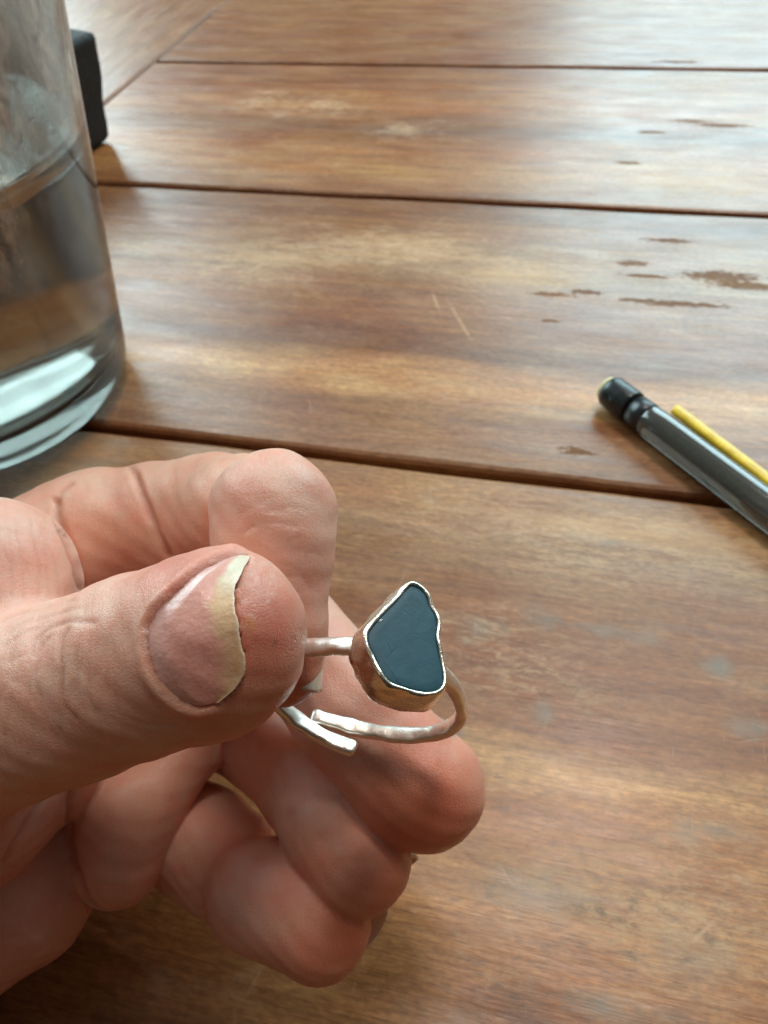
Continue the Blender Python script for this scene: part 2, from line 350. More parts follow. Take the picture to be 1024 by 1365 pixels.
def glass_mat():
    t = NT('glass')
    p = t.vmath('SCALE', t.coord()); p.node.inputs['Scale'].default_value = 1000.0
    b = t.n('ShaderNodeBsdfPrincipled')
    b.inputs['Transmission Weight'].default_value = 1.0; b.inputs['IOR'].default_value = 1.47
    b.inputs['Roughness'].default_value = 0.07; b.inputs['Base Color'].default_value = (0.82, 0.855, 0.82, 1)
    # milky smears and dried drops on the outside
    n1 = t.noise(t.mapping(p, (0.045, 0.045, 0.03)), 1, 5, 0.65, 0.8)
    n2 = t.noise(t.mapping(p, (0.30, 0.30, 0.12)), 1, 5, 0.7, 1.0)
    sx = t.n('ShaderNodeSeparateXYZ'); t.set(sx.inputs[0], p)
    hi = t.mr(sx.outputs['Z'], 40, 95, 0.07, 1.0)
    m = t.math('MULTIPLY', t.mr(n1, 0.42, 0.66), t.mr(n2, 0.35, 0.68))
    m = t.math('ADD', t.math('MULTIPLY', m, 1.1, clamp=True), 0.05)
    m = t.math('MULTIPLY', m, hi)
    m = t.math('ADD', m, t.mr(sx.outputs['Z'], 72, 84, 0.0, 0.22), clamp=True)
    rad_ = t.vmath('LENGTH', t.vmath('MULTIPLY', p, (1, 1, 0)))
    under = t.math('MULTIPLY', t.mr(sx.outputs['Z'], 5.0, 4.5, 0.0, 0.85), t.mr(rad_, 39.5, 37.5))       # opaque brown put on the base underside to dull its window reflection
    m = t.math('MAXIMUM', m, under)
    d = t.n('ShaderNodeBsdfPrincipled'); t.set(d.inputs['Base Color'], t.mix(under, (0.78, 0.74, 0.67), (0.34, 0.27, 0.19))); d.inputs['Roughness'].default_value = 0.8
    mx = t.n('ShaderNodeMixShader'); t.set(mx.inputs[0], m); t.t.links.new(b.outputs[0], mx.inputs[1]); t.t.links.new(d.outputs[0], mx.inputs[2])
    t.t.links.new(mx.outputs[0], t.out.inputs[0])
    return t.m
def clear_mat(name, ior, col=(1, 1, 1)):
    t = NT(name)
    p = t.vmath('SCALE', t.coord()); p.node.inputs['Scale'].default_value = 1000.0
    t.bsdf(Base_Color=col, Transmission_Weight=1.0, IOR=ior, Roughness=0.0, Normal=t.bump(t.noise(p, 0.12, 2, 0.5), 0.15, 0.0006))
    return t.m

M_wood = wood('worn_varnished_wood'); M_woodend = wood('worn_varnished_end_wood', True)
M_skin = skin_mat(); M_nail = nail_mat()
M_silver = silver_mat('hammered_silver', (0.99, 0.95, 0.88), (0.98, 0.91, 0.81), 0.00013, 0.32, 0.46)
M_bezel = silver_mat('bezel_silver', (1.0, 0.96, 0.86), (1.0, 0.92, 0.75), 0.00014, 0.20, 0.32)
M_stone = stone_mat()
M_glass = glass_mat(); M_water = clear_mat('water', 1.333)
M_black = simple('black_leatherette', (0.010, 0.010, 0.011), 0.7, nscale=0.5, var=0.5, bumpd=0.0012)
M_under = simple('dark_gap_wood', (0.075, 0.040, 0.022), 0.8, nscale=0.4, var=0.4, bumpd=0.0005)

# ------------------------------------------------------------------ the table
TAB = empty('wooden_table', (0, 0, 0), YAW)
tag(TAB, 'worn varnished wooden table top of broad reddish brown planks with dark gaps', 'table')
def plank(x0, x1, y0, y1, mat, name='plank', gap=1.5, seed=0):
    """a board with softly rounded top edges, running along x"""
    rnd = random.Random(seed)
    prof = [(y0+gap, -22), (y0+gap, -1.6), (y0+gap+0.5, -0.55), (y0+gap+1.6, -0.02), (y0+gap+3, 0), (y1-gap-3, 0), (y1-gap-1.6, -0.02), (y1-gap-0.5, -0.55), (y1-gap, -1.6), (y1-gap, -22)]
    n = 44; V = []; Fc = []
    xs = np.linspace(x0, x1, n+1)
    for i, xx in enumerate(xs):
        j0, j1 = rnd.uniform(-.35, .35), rnd.uniform(-.35, .35)
        for k, (yy, zz) in enumerate(prof):
            jj = j0 if k < 4 else (j1 if k > 5 else 0)
            V.append((xx, yy+jj, zz))
    m = len(prof)
    for i in range(n):
        for k in range(m):
            a, b = i*m+k, i*m+(k+1) % m
            Fc.append((a, a+m, b+m, b) if False else (a, b, b+m, a+m))
    Fc.append(tuple(range(m))[::-1]); Fc.append(tuple(n*m+k for k in range(m)))
    o = mesh_obj(name, V, Fc, mat, TAB, smooth=False)
    import bmesh
    bm = bmesh.new(); bm.from_mesh(o.data); bmesh.ops.recalc_face_normals(bm, faces=bm.faces); bm.to_mesh(o.data); bm.free()
    return o
rows = [-323, -166.2, -9.6, 147, 303.5, 460, 616.5, 773]
for i in range(len(rows)-1):
    plank(-256.5, 760, rows[i], rows[i+1], M_wood, seed=i)
# the end board runs across the ends of the others
o = plank(rows[0], rows[-1], 258.3, 430, M_woodend, 'end_board', gap=1.2, seed=20)
o.data.transform(Matrix.Rotation(math.radians(90), 4, 'Z'))
o.data.update()
V = []
for xx in (-420, 750):
    for yy in (-318, 768):
        for zz in (-27, -5): V.append((xx, yy, zz))
mesh_obj('under_board', V, [(0, 1, 3, 2), (4, 6, 7, 5), (0, 4, 5, 1), (2, 3, 7, 6), (0, 2, 6, 4), (1, 5, 7, 3)], M_under, TAB, smooth=False)

# ------------------------------------------------------------------ lathe helper
def lathe(name, prof, mat, parent=None, n=96, M=None, closed=False):
    V = []; Fc = []
    for r, z in prof:
        for k in range(n):
            a = 2*math.pi*k/n; V.append((r*math.cos(a), r*math.sin(a), z))
    m = len(prof)
    for i in range(m if closed else m-1):
        for k in range(n):
            a, b = i*n+k, i*n+(k+1) % n; c, d = ((i+1) % m)*n+(k+1) % n, ((i+1) % m)*n+k
            Fc.append((a, b, c, d))
    if not closed:
        if prof[0][0] > 1e-6: Fc.append(tuple(range(n))[::-1])
        if prof[-1][0] > 1e-6: Fc.append(tuple((m-1)*n+k for k in range(n)))
    if M is not None: V = [tuple(M @ Vector(v)) for v in V]
    return mesh_obj(name, V, Fc, mat, parent)

# ------------------------------------------------------------------ glass with water
GL = empty('drinking_glass', (-124.35, 200.8, 0.4))
tag(GL, 'large clear tumbler with milky smears at the left edge of the table', 'glass')
def rg(z): return 44.8+0.162*z
outer = [(0.01, 4.2), (12, 3.9), (24, 2.9), (34, 1.4), (38, 0.2), (40.5, 0.6), (43.2, 2.3), (45.4, 5.0), (46.2, 8.5)] + [(rg(z), z) for z in range(14, 124, 8)] + [(rg(126), 125.5)]
inner = [(rg(126)-1.2, 126.6), (rg(126)-2.5, 125.5)] + [(rg(z)-2.8, z) for z in range(118, 20, -8)] + [(rg(16)-3.6, 16.5), (40, 12.6), (36, 10.6), (26, 8.6), (12, 7.6), (0.01, 7.3)]
lathe('glass_wall', outer+inner, M_glass, GL)
WT = empty('drinking_water', (-124.35, 200.8, 0.4))
tag(WT, 'still water filling the lower part of the tumbler', 'water')
wz = 77.0; o_ = 0.12
wprof = [(0.01, 7.3-o_), (12, 7.6-o_), (26, 8.6-o_), (36+.06, 10.6-o_), (40+o_, 12.6-.06), (rg(16)-3.6+o_, 16.5)] + [(rg(z)-2.8+o_, z) for z in range(22, 76, 8)] + [(rg(wz)-2.8+o_, wz+.9), (rg(wz)-4.2, wz+.2), (rg(wz)-7, wz), (0.01, wz)]
lathe('water_body', wprof, M_water, WT)

# ------------------------------------------------------------------ black box behind the glass
import bmesh
def rbox(name, corners, mat, parent, bev=4.0, seg=5, lump=0.35):
    me = bpy.data.meshes.new(name); bm = bmesh.new()
    vs = [bm.verts.new(Vector(c)*S) for c in corners]
    for f in ((0, 3, 2, 1), (4, 5, 6, 7), (0, 1, 5, 4), (1, 2, 6, 5), (2, 3, 7, 6), (3, 0, 4, 7)): bm.faces.new([vs[i] for i in f])
    bmesh.ops.recalc_face_normals(bm, faces=bm.faces)
    sharp = bm.edges[:]
    bmesh.ops.bevel(bm, geom=sharp, offset=bev*S, segments=seg, affect='EDGES', profile=0.6, clamp_overlap=True)
    bmesh.ops.subdivide_edges(bm, edges=[ed for ed in bm.edges if ed.calc_length() > 0.02], cuts=7, use_grid_fill=True)
    for v in bm.verts: v.co += Vector(((math.sin(v.co.y*210)+math.sin(v.co.z*260)), math.sin(v.co.x*190+v.co.z*150), math.sin(v.co.x*130+v.co.y*170)))*lump*S
    bm.to_mesh(me); bm.free()
    me.polygons.foreach_set('use_smooth', [True]*len(me.polygons))
    me.materials.append(mat); me.update()
    return lk(bpy.data.objects.new(name, me), parent)
bx = [(-205, 243, 0.3), (-120, 400, 0.3), (-155, 419, 0.3), (-240, 262, 0.3), (-207, 244, 48), (-111, 404, 47), (-148, 426, 48), (-244, 264, 48)]
tag(rbox('black_box', bx, M_black, None), 'matt black box with rounded worn edges standing behind the tumbler', 'box')
# ------------------------------------------------------------------ mechanical pencil
PA, PB = Vector((69.7, 167.8, 5.2)), Vector((95.7, 118.2, 4.7))
PD = (PB-PA).normalized()
PQ = PD.to_track_quat('Z', 'Y').to_matrix().to_4x4(); PM = Matrix.Translation(PA) @ PQ
PC = empty('mechanical_pencil', (0, 0, 0))
tag(PC, 'smoky grey mechanical pencil with black end cap and yellow clip lying on the planks', 'pencil')
M_barrel = NT('smoky_plastic'); M_barrel.bsdf(Base_Color=(0.16, 0.165, 0.145), Transmission_Weight=0.7, Roughness=0.12, IOR=1.5, Coat_Weight=0.8, Coat_Roughness=0.05); M_barrel = M_barrel.m
M_cap = simple('black_plastic', (0.012, 0.017, 0.019), 0.3, nscale=0.8)
M_yel = simple('yellow_plastic', (0.88, 0.58, 0.04), 0.35, nscale=0.3, Subsurface_Weight=0.2, Subsurface_Scale=0.002)
M_eras = simple('pale_eraser', (0.62, 0.55, 0.30), 0.7)
M_lead = simple('brass_tube', (0.30, 0.23, 0.13), 0.35, metal=0.7)
lathe('eraser', [(0.01, -3.2), (2.6, -3.1), (3.5, -2.6), (3.9, -1.6), (3.9, 0.5)], M_eras, PC, 40, PM)
lathe('end_cap', [(3.0, -1.4), (4.2, -1.2), (4.7, -0.4), (4.8, 1.0), (4.8, 7.6), (4.6, 8.4), (4.0, 8.6)], M_cap, PC, 40, PM)
lathe('neck', [(3.9, 8.0), (3.95, 9.4), (4.5, 9.6), (4.6, 14.4), (4.2, 14.8)], M_cap, PC, 40, PM)
lathe('barrel', [(3.4, 13.6), (4.2, 14.0), (4.6, 15.2), (4.7, 20), (4.75, 100), (4.6, 118), (3.6, 128), (2.0, 136), (1.0, 139)], M_barrel, PC, 36, PM)
lathe('lead_tube', [(1.5, 15), (1.5, 126)], M_lead, PC, 24, PM)
# the clip: a narrow yellow bar standing off the barrel's far side, bridged to it at one end
side = Vector((0, 0, 1)).cross(PD).normalized()
if side.y < 0: side = -side
def bar(name, pts, wd, th, mat, parent):
    V = []; Fc = []
    n = len(pts)
    for i, q in enumerate(pts):
        q = Vector(q); t_ = (Vector(pts[min(i+1, n-1)])-Vector(pts[max(i-1, 0)])).normalized()
        u = Vector((0, 0, 1)).cross(t_).normalized(); v = t_.cross(u)
        for k in range(12):
            a = 2*math.pi*k/12; c_, s_ = math.cos(a), math.sin(a)
            c_ = math.copysign(abs(c_)**0.6, c_); s_ = math.copysign(abs(s_)**0.6, s_)
            sc_ = 0.8 if i in (0, n-1) else 1.0
            V.append(q+u*c_*wd/2*sc_+v*s_*th/2*sc_)
    for i in range(n-1):
        for k in range(12):
            Fc.append((i*12+k, i*12+(k+1) % 12, (i+1)*12+(k+1) % 12, (i+1)*12+k))
    Fc.append(tuple(range(12))[::-1]); Fc.append(tuple((n-1)*12+k for k in range(12)))
    return mesh_obj(name, V, Fc, mat, parent)
def onp(s_, off, up): return PA+PD*s_+side*off+Vector((0, 0, up))
bar('clip', [onp(17.5, 5.7, 3.4), onp(18.2, 5.9, 3.2), onp(24, 6.0, 2.9), onp(40, 5.9, 2.6), onp(58, 5.6, 2.2), onp(66, 4.2, 1.8), onp(68, 3.2, 1.6)], 3.2, 2.2, M_yel, PC)

# ------------------------------------------------------------------ the hand: one implicit surface, fingers as tapering chains
# node: (px, py, depth mm, radius px)
CH = {
 'thumb': ([(-420, 1080, 104, 190), (-200, 1000, 95, 150), (-60, 965, 90, 132), (20, 942, 87, 122), (100, 920, 85, 119), (190, 886, 82.5, 117), (262, 862, 80.5, 116), (296, 852, 79.5, 106)], 2.0),
 'thumb_tip': ([(296, 840, 79.8, 104), (290, 868, 80, 106)], 3.0),
 'index_base': ([(-420, 900, 112, 150), (-200, 810, 102, 122), (-80, 786, 96, 118), (-12, 778, 96, 114)], 2.0),
 'index_mid': ([(60, 765, 119, 104), (135, 727, 122, 101)], 2.0),
 'index_mid2': ([(215, 712, 122, 98), (290, 702, 118, 95), (322, 690, 109, 84)], 2.0),
 'index_end': ([(345, 690, 104, 60), (364, 684, 96, 77), (366, 730, 94.5, 71), (369, 775, 93.5, 61), (372, 820, 92.5, 53), (376, 860, 92, 50), (378, 893, 92, 48)], 3.0),
 'middle': ([(50, 900, 134, 90), (250, 860, 126, 78), (375, 838, 119, 72), (470, 945, 110.5, 79), (556, 1046, 107.5, 80), (572, 1052, 107.5, 74)], 2.0),
 'ring': ([(60, 980, 134, 90), (250, 930, 142, 72), (345, 985, 131, 60), (408, 1044, 120, 62), (440, 1100, 112, 64), (478, 1150, 107.5, 69)], 2.0),
 'little_mid': ([(60, 1060, 132, 80), (190, 1075, 133, 62), (262, 1118, 127, 70), (300, 1148, 123, 72)], 2.0),
 'little': ([(345, 1192, 113, 72), (425, 1234, 107.5, 69)], 2.0),
 'palm_fold': ([(260, 1000, 124, 40), (165, 1085, 119, 66), (158, 1150, 117, 58)], 3.0),
 'palm_heel': ([(70, 1120, 123, 70), (20, 1165, 121, 112), (-120, 1220, 118, 150), (-350, 1180, 122, 200)], 4.0),
 'palm_core': ([(120, 960, 140, 90), (-60, 980, 132, 160), (-350, 1040, 128, 220), (-700, 1130, 122, 215), (-1150, 1180, 118, 250)], 5.0),
 'thenar': ([(60, 1030, 112, 70), (-60, 1060, 105, 130), (-260, 1080, 108, 190)], 4.0),
}
NAMES = list(CH)
SEG = {}
for nm, (nodes, k) in CH.items():
    a = [(pt(x_, y_, d_), r_*d_/F) for x_, y_, d_, r_ in nodes]
    SEG[nm] = ([(a[i][0], a[i+1][0], a[i][1], a[i+1][1]) for i in range(len(a)-1)], k)
def smin(a, b, k):
    h_ = np.maximum(k-np.abs(a-b), 0.0)/k
    return np.minimum(a, b)-h_*h_*k*0.25
def d_chain(P, nm):
    segs, k = SEG[nm]; r = None
    for A, B, ra, rb_ in segs:
        ab = B-A; t_ = np.clip(((P-A)@ab)/(ab@ab), 0, 1)
        d_ = np.linalg.norm(P-A-t_[:, None]*ab, axis=1)-(ra+t_*(rb_-ra))
        r = d_ if r is None else smin(r, d_, k)
    return r
def bumps(P):
    x_, y_, z_ = P[:, 0], P[:, 1], P[:, 2]
    return 0.16*np.sin(x_*0.43+1.3*np.sin(y_*0.31))*np.sin(y_*0.38+z_*0.27+0.7)+0.07*np.sin(x_*0.9+y_*0.8)*np.sin(y_*1.1-z_*0.8+x_*0.3)
def sdf(P, want_label=False):
    D = {nm: d_chain(P, nm) for nm in NAMES}
    th = smin(D['thumb'], D['thumb_tip'], 3.0)
    ix = smin(smin(D['index_base'], D['index_mid'], 2.0), smin(D['index_mid2'], D['index_mid'], 1.6), 1.6)
    ix = smin(ix, D['index_end'], 0.7)
    li = smin(D['little_mid'], D['little'], 1.6)
    pal = smin(D['palm_core'], D['palm_heel'], 6.0); pal = smin(pal, D['thenar'], 4.0)
    pal = smin(pal, D['palm_fold'], 1.5)
    r = smin(pal, ix, 0.8); r = smin(r, D['middle'], 0.6); r = smin(r, D['ring'], 0.6); r = smin(r, li, 0.6)
    far = np.clip((-20-P[:, 0])/25, 0, 1)
    kk = 0.5+5.0*far
    h_ = np.maximum(kk-np.abs(r-th), 0)/kk; r = np.minimum(r, th)-h_*h_*kk*0.25
    r = r+bumps(P)
    if want_label:
        L_ = np.argmin(np.stack([D[nm] for nm in NAMES]), axis=0)
        return r, L_
    return r
def sdf_c(P, want_label=False, chunk=200000):
    o1, o2 = [], []
    for i in range(0, len(P), chunk):
        q = sdf(P[i:i+chunk], want_label)
        if want_label: o1.append(q[0]); o2.append(q[1])
        else: o1.append(q)
    return (np.concatenate(o1), np.concatenate(o2)) if want_label else np.concatenate(o1)
def grad(P, e_=0.05):
    g = np.zeros_like(P)
    for i in range(3):
        q = P.copy(); q[:, i] += e_; r = P.copy(); r[:, i] -= e_
        g[:, i] = (sdf_c(q)-sdf_c(r))/(2*e_)
    return g/np.maximum(np.linalg.norm(g, axis=1, keepdims=True), 1e-6)

def surface_nets(lo, hi, h, B=8):
    lo = np.array(lo, float); nb = np.ceil((np.array(hi)-lo)/(h*B)).astype(int)
    n = nb*B
    bi = np.stack(np.meshgrid(*[np.arange(k) for k in nb], indexing='ij'), -1).reshape(-1, 3)
    cen = lo+(bi+0.5)*B*h
    dc = sdf_c(cen)
    act = np.abs(dc) < B*h*0.95+0.8
    G = np.full(tuple(n), 9.0, dtype=np.float32)
    for b_, s_ in zip(bi[~act], dc[~act]):
        if s_ < 0: G[b_[0]*B:b_[0]*B+B, b_[1]*B:b_[1]*B+B, b_[2]*B:b_[2]*B+B] = -9.0
    loc = np.stack(np.meshgrid(*[np.arange(B)]*3, indexing='ij'), -1).reshape(-1, 3)
    ba = bi[act]
    for i in range(0, len(ba), 400):
        idx = (ba[i:i+400, None, :]*B+loc[None]).reshape(-1, 3)
        G[idx[:, 0], idx[:, 1], idx[:, 2]] = sdf(lo+idx*h)
    s_ = G < 0
    # cells with a sign change
    c8 = [s_[i:n[0]-1+i, j:n[1]-1+j, k:n[2]-1+k] for i in (0, 1) for j in (0, 1) for k in (0, 1)]
    tot = sum(c.astype(np.int8) for c in c8)
    cells = np.argwhere((tot > 0) & (tot < 8))
    vid = np.full(tuple(n-1), -1, dtype=np.int32); vid[cells[:, 0], cells[:, 1], cells[:, 2]] = np.arange(len(cells))
    acc = np.zeros((len(cells), 3)); cnt = np.zeros(len(cells))
    cor = [(i, j, k) for i in (0, 1) for j in (0, 1) for k in (0, 1)]
    for a in range(8):
        for b in range(a+1, 8):
            ca, cb = np.array(cor[a]), np.array(cor[b])
            if np.abs(ca-cb).sum() != 1: continue
            A, Bv = cells+ca, cells+cb
            da = G[A[:, 0], A[:, 1], A[:, 2]].astype(float); db = G[Bv[:, 0], Bv[:, 1], Bv[:, 2]].astype(float)
            m = (da < 0) != (db < 0)
            t_ = np.where(m, da/np.where(m, da-db, 1), 0)
            acc[m] += (A[m]+t_[m, None]*(cb-ca)); cnt[m] += 1
    V = lo+acc/np.maximum(cnt, 1)[:, None]*h
    quads = []
    for ax in range(3):
        sl0 = [slice(None)]*3; sl1 = [slice(None)]*3; sl0[ax] = slice(0, n[ax]-1); sl1[ax] = slice(1, n[ax])
        E_ = np.argwhere(s_[tuple(sl0)] != s_[tuple(sl1)])
        o1, o2 = [(1, 2), (2, 0), (0, 1)][ax]
        ok = (E_[:, o1] > 0) & (E_[:, o2] > 0) & (E_[:, o1] < n[o1]-1) & (E_[:, o2] < n[o2]-1); E_ = E_[ok]
        q = []
        for d1, d2 in ((-1, -1), (0, -1), (0, 0), (-1, 0)):
            c = E_.copy(); c[:, o1] += d1; c[:, o2] += d2
            q.append(vid[c[:, 0], c[:, 1], c[:, 2]])
        q = np.stack(q, 1)
        ins = s_[E_[:, 0], E_[:, 1], E_[:, 2]]
        q[~ins] = q[~ins][:, ::-1]
        quads.append(q)
    Q = np.concatenate(quads); Q = Q[(Q >= 0).all(1)]
    return V, Q

H = 0.45
HV, HQ = surface_nets((-165, -85, 66), (22, 12, 160), H)
for _ in range(2):
    d_ = sdf_c(HV); HV = HV-grad(HV)*d_[:, None]*0.9
HN = grad(HV); _, HL = sdf_c(HV, True)

def seg_dist(U, poly):
    """distance of 2-D points U from a polyline"""
    best = np.full(len(U), 1e9)
    poly = np.asarray(poly, float)
    for a, b in zip(poly[:-1], poly[1:]):
        ab = b-a; t_ = np.clip(((U-a)@ab)/(ab@ab+1e-9), 0, 1)
        best = np.minimum(best, np.linalg.norm(U-a-t_[:, None]*ab, axis=1))
    return best
UV = np.stack([512+F*HV[:, 0]/HV[:, 2], 682.5-F*HV[:, 1]/HV[:, 2]], 1)
view = HV/np.linalg.norm(HV, axis=1, keepdims=True)
facing = -(HN*view).sum(1) > 0.05
Z1 = lambda L_: [(x_/2.226, 560+y_/2.226) for x_, y_ in L_]
CREASE = [  # chains it may touch, line in the photo, width px, depth mm
 (('index_base', 'index_mid'), Z1([(165, 240), (172, 290), (200, 350), (225, 430), (245, 500)]), 5, 0.9),
 (('index_base', 'index_mid'), Z1([(165, 250), (185, 215), (215, 190)]), 3, 0.35),
 (('index_mid', 'index_mid2'), Z1([(405, 165), (415, 200), (440, 270), (470, 340), (500, 400)]), 5, 0.9),
 (('index_mid', 'index_mid2'), Z1([(380, 130), (400, 160), (410, 190)]), 4, 0.5),
 (('index_base',), Z1([(40, 290), (60, 380), (70, 470), (75, 540)]), 2.2, 0.10), (('index_base',), Z1([(90, 300), (110, 400), (118, 520)]), 2.2, 0.10),
 (('index_base',), Z1([(5, 360), (30, 440), (40, 520)]), 2.2, 0.12), (('index_base',), Z1([(130, 270), (140, 360), (165, 440), (180, 520)]), 2.0, 0.08),
 (('index_mid',), Z1([(255, 180), (262, 215)]), 2.2, 0.10), (('index_mid',), Z1([(310, 170), (318, 230)]), 2.2, 0.10),
 (('index_end',), Z1([(720, 340), (760, 310), (820, 300), (880, 315)]), 2.2, 0.16), (('index_end',), Z1([(860, 390), (910, 385), (950, 400)]), 2, 0.12),
 (('index_end',), Z1([(790, 270), (860, 255), (920, 275)]), 2, 0.10), (('index_end',), Z1([(700, 300), (735, 260), (790, 235)]), 2, 0.08),
 (('index_end',), Z1([(830, 420), (880, 440), (915, 480), (925, 520)]), 2, 0.10), 
 (('thumb',), Z1([(95, 700), (105, 660), (140, 620), (200, 600), (280, 600)]), 2.6, 0.22), (('thumb',), Z1([(150, 640), (110, 690), (105, 760), (130, 830)]), 2.6, 0.18),
 (('thumb',), Z1([(200, 620), (180, 680), (185, 760), (195, 850), (230, 890)]), 2.8, 0.24), (('thumb',), Z1([(240, 640), (225, 720), (232, 800)]), 2.2, 0.14),
 (('thumb',), Z1([(270, 650), (262, 740), (270, 830), (300, 900)]), 2.2, 0.12), (('thumb',), Z1([(320, 640), (315, 720), (325, 800)]), 2.0, 0.08),
 (('thumb',), Z1([(20, 640), (70, 600), (150, 580), (250, 555)]), 2.2, 0.12), (('thumb',), Z1([(0, 600), (60, 575), (140, 555), (230, 535)]), 2.0, 0.10),
 (('thumb',), Z1([(10, 680), (60, 640), (110, 615)]), 2.2, 0.12), (('thumb',), Z1([(30, 720), (70, 700), (95, 740), (90, 800)]), 2.2, 0.12),
 (('thumb',), Z1([(0, 760), (60, 780), (120, 850), (150, 920)]), 2.4, 0.12), (('thumb',), Z1([(350, 870), (420, 900), (520, 900)]), 3, 0.10),

 (('ring',), [(385, 1085), (430, 1058), (480, 1066)], 10, 0.30), (('palm_heel', 'palm_fold', 'thenar'), [(97, 1050), (92, 1120), (112, 1190), (136, 1222)], 5, 0.8),
 (('palm_heel', 'thenar'), [(60, 1060), (30, 1105), (5, 1150)], 4, 0.35), (('ring',), [(440, 1155), (460, 1145), (490, 1150)], 2, 0.06),
]
_r = random.Random(11)
for _ in range(26):          # fine knuckle lines of the thumb
    x0, y0 = _r.uniform(5, 175), _r.uniform(835, 990); ln = _r.uniform(18, 60); sl = _r.uniform(-0.35, 0.15)
    CREASE.append((('thumb',), [(x0, y0), (x0+sl*ln*0.5+_r.uniform(-3, 3), y0+ln*0.5), (x0+sl*ln, y0+ln)], _r.uniform(1.4, 2.2), _r.uniform(0.05, 0.12)))
for _ in range(16):          # palm side of the index finger
    x0, y0 = _r.uniform(2, 75), _r.uniform(665, 760); ln = _r.uniform(18, 50)
    CREASE.append((('index_base',), [(x0, y0), (x0+3+_r.uniform(-2, 2), y0+ln*0.5), (x0+8, y0+ln)], _r.uniform(1.4, 2.0), _r.uniform(0.04, 0.09)))
for _ in range(14):          # bent joint of the index finger
    x0, y0 = _r.uniform(320, 400), _r.uniform(680, 790); ln = _r.uniform(15, 40)
    CREASE.append((('index_end',), [(x0, y0), (x0+ln*0.5, y0-4), (x0+ln, y0+_r.uniform(-2, 6))], _r.uniform(1.3, 1.9), _r.uniform(0.04, 0.09)))
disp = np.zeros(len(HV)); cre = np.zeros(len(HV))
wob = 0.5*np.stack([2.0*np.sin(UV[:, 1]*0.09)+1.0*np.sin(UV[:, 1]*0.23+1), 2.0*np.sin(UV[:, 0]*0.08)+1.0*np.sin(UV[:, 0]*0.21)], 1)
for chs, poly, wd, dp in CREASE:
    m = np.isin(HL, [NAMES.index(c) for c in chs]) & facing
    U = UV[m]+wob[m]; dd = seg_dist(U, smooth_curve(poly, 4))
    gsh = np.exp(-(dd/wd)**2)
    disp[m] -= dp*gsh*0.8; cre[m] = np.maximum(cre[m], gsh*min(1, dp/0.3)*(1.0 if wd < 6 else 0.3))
# thumb nail outline, base curve and free edge, top to bottom
NL = smooth_curve([(316, 739), (287, 750), (260, 766), (238, 786), (211, 812), (196, 840), (198, 874), (211, 906), (233, 930), (262, 942), (286, 937)], 4)
NR = smooth_curve([(334, 741), (322, 762), (314, 785), (313, 811), (318, 835), (321, 852), (325, 872), (327, 892), (322, 908), (304, 926), (288, 938)], 4)
m = (HL == NAMES.index('thumb')) | (HL == NAMES.index('thumb_tip')); m &= facing
ring_poly = np.concatenate([NL, NR[::-1]])
def inside(U, poly):
    c = np.zeros(len(U), bool); n = len(poly)
    for i in range(n):
        a, b = poly[i], poly[(i+1) % n]
        cond = (a[1] > U[:, 1]) != (b[1] > U[:, 1])
        with np.errstate(divide='ignore', invalid='ignore'):
            xi = (b[0]-a[0])*(U[:, 1]-a[1])/(b[1]-a[1])+a[0]
        c ^= cond & (U[:, 0] < xi)
    return c
ins = inside(UV[m], ring_poly); dl = seg_dist(UV[m], NL)
dm = np.zeros(m.sum()); dr = seg_dist(UV[m], NR)
dm[ins] -= 0.75*np.clip(np.minimum(dl[ins], dr[ins]+6)/5, 0, 1)
dm[~ins] += 0.45*np.exp(-((dl[~ins]-9)/8)**2)*np.clip(dr[~ins]/25, 0, 1)
dm -= 0.45*np.exp(-(dl/3.0)**2)*(~ins)
disp[m] += dm
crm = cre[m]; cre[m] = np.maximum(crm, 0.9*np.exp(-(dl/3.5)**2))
# rough dry skin at the thumb tip, next to the free edge
rs = np.random.RandomState(5)
tipm = m & (UV[:, 0] > 312) & (UV[:, 0] < 372) & (UV[:, 1] > 742) & (UV[:, 1] < 860)
disp[tipm] += rs.uniform(-0.05, 0.06, tipm.sum())*np.clip(1-np.abs(UV[tipm, 0]-335)/38, 0, 1)
HV2 = HV+HN*disp[:, None]

# colour of the skin, redder pads and palm, browner inner index, darker creases
def tri(c): return np.array(c)
base = np.tile(tri((0.78, 0.485, 0.375)), (len(HV), 1))
def blend(w_, c):
    global base
    w_ = np.clip(w_, 0, 1)[:, None]; base = base*(1-w_)+tri(c)*w_
def near(px, py, d, rmm, soft=1.0):
    return np.exp(-(np.linalg.norm(HV-pt(px, py, d), axis=1)/rmm)**2*soft)
isin = lambda *a: np.isin(HL, [NAMES.index(c) for c in a]).astype(float)
blend(near(352, 850, 74, 7.0)*0.95*isin('thumb', 'thumb_tip'), (0.60, 0.175, 0.11))
blend(near(320, 930, 76, 6.5)*0.60*isin('thumb', 'thumb_tip'), (0.60, 0.27, 0.17))
blend(near(235, 765, 77, 5.0)*0.9*isin('thumb', 'thumb_tip'), (0.62, 0.22, 0.16))
blend(near(560, 1065, 102, 11)*1.0*isin('middle'), (0.64, 0.20, 0.105))
blend(near(490, 1165, 104, 9)*0.85*isin('ring'), (0.64, 0.225, 0.12))
blend(near(450, 1250, 102, 9)*0.95*isin('little'), (0.64, 0.22, 0.12))
blend(near(380, 900, 88, 7)*0.9*isin('index_end'), (0.62, 0.22, 0.13))
blend(near(395, 780, 90, 6)*0.5*isin('index_end'), (0.62, 0.33, 0.26))
blend(isin('index_mid', 'index_mid2')*0.35, (0.68, 0.36, 0.21))
blend(isin('palm_heel', 'thenar')*0.35, (0.58, 0.29, 0.22))
blend(isin('palm_fold')*0.35, (0.66, 0.33, 0.20))
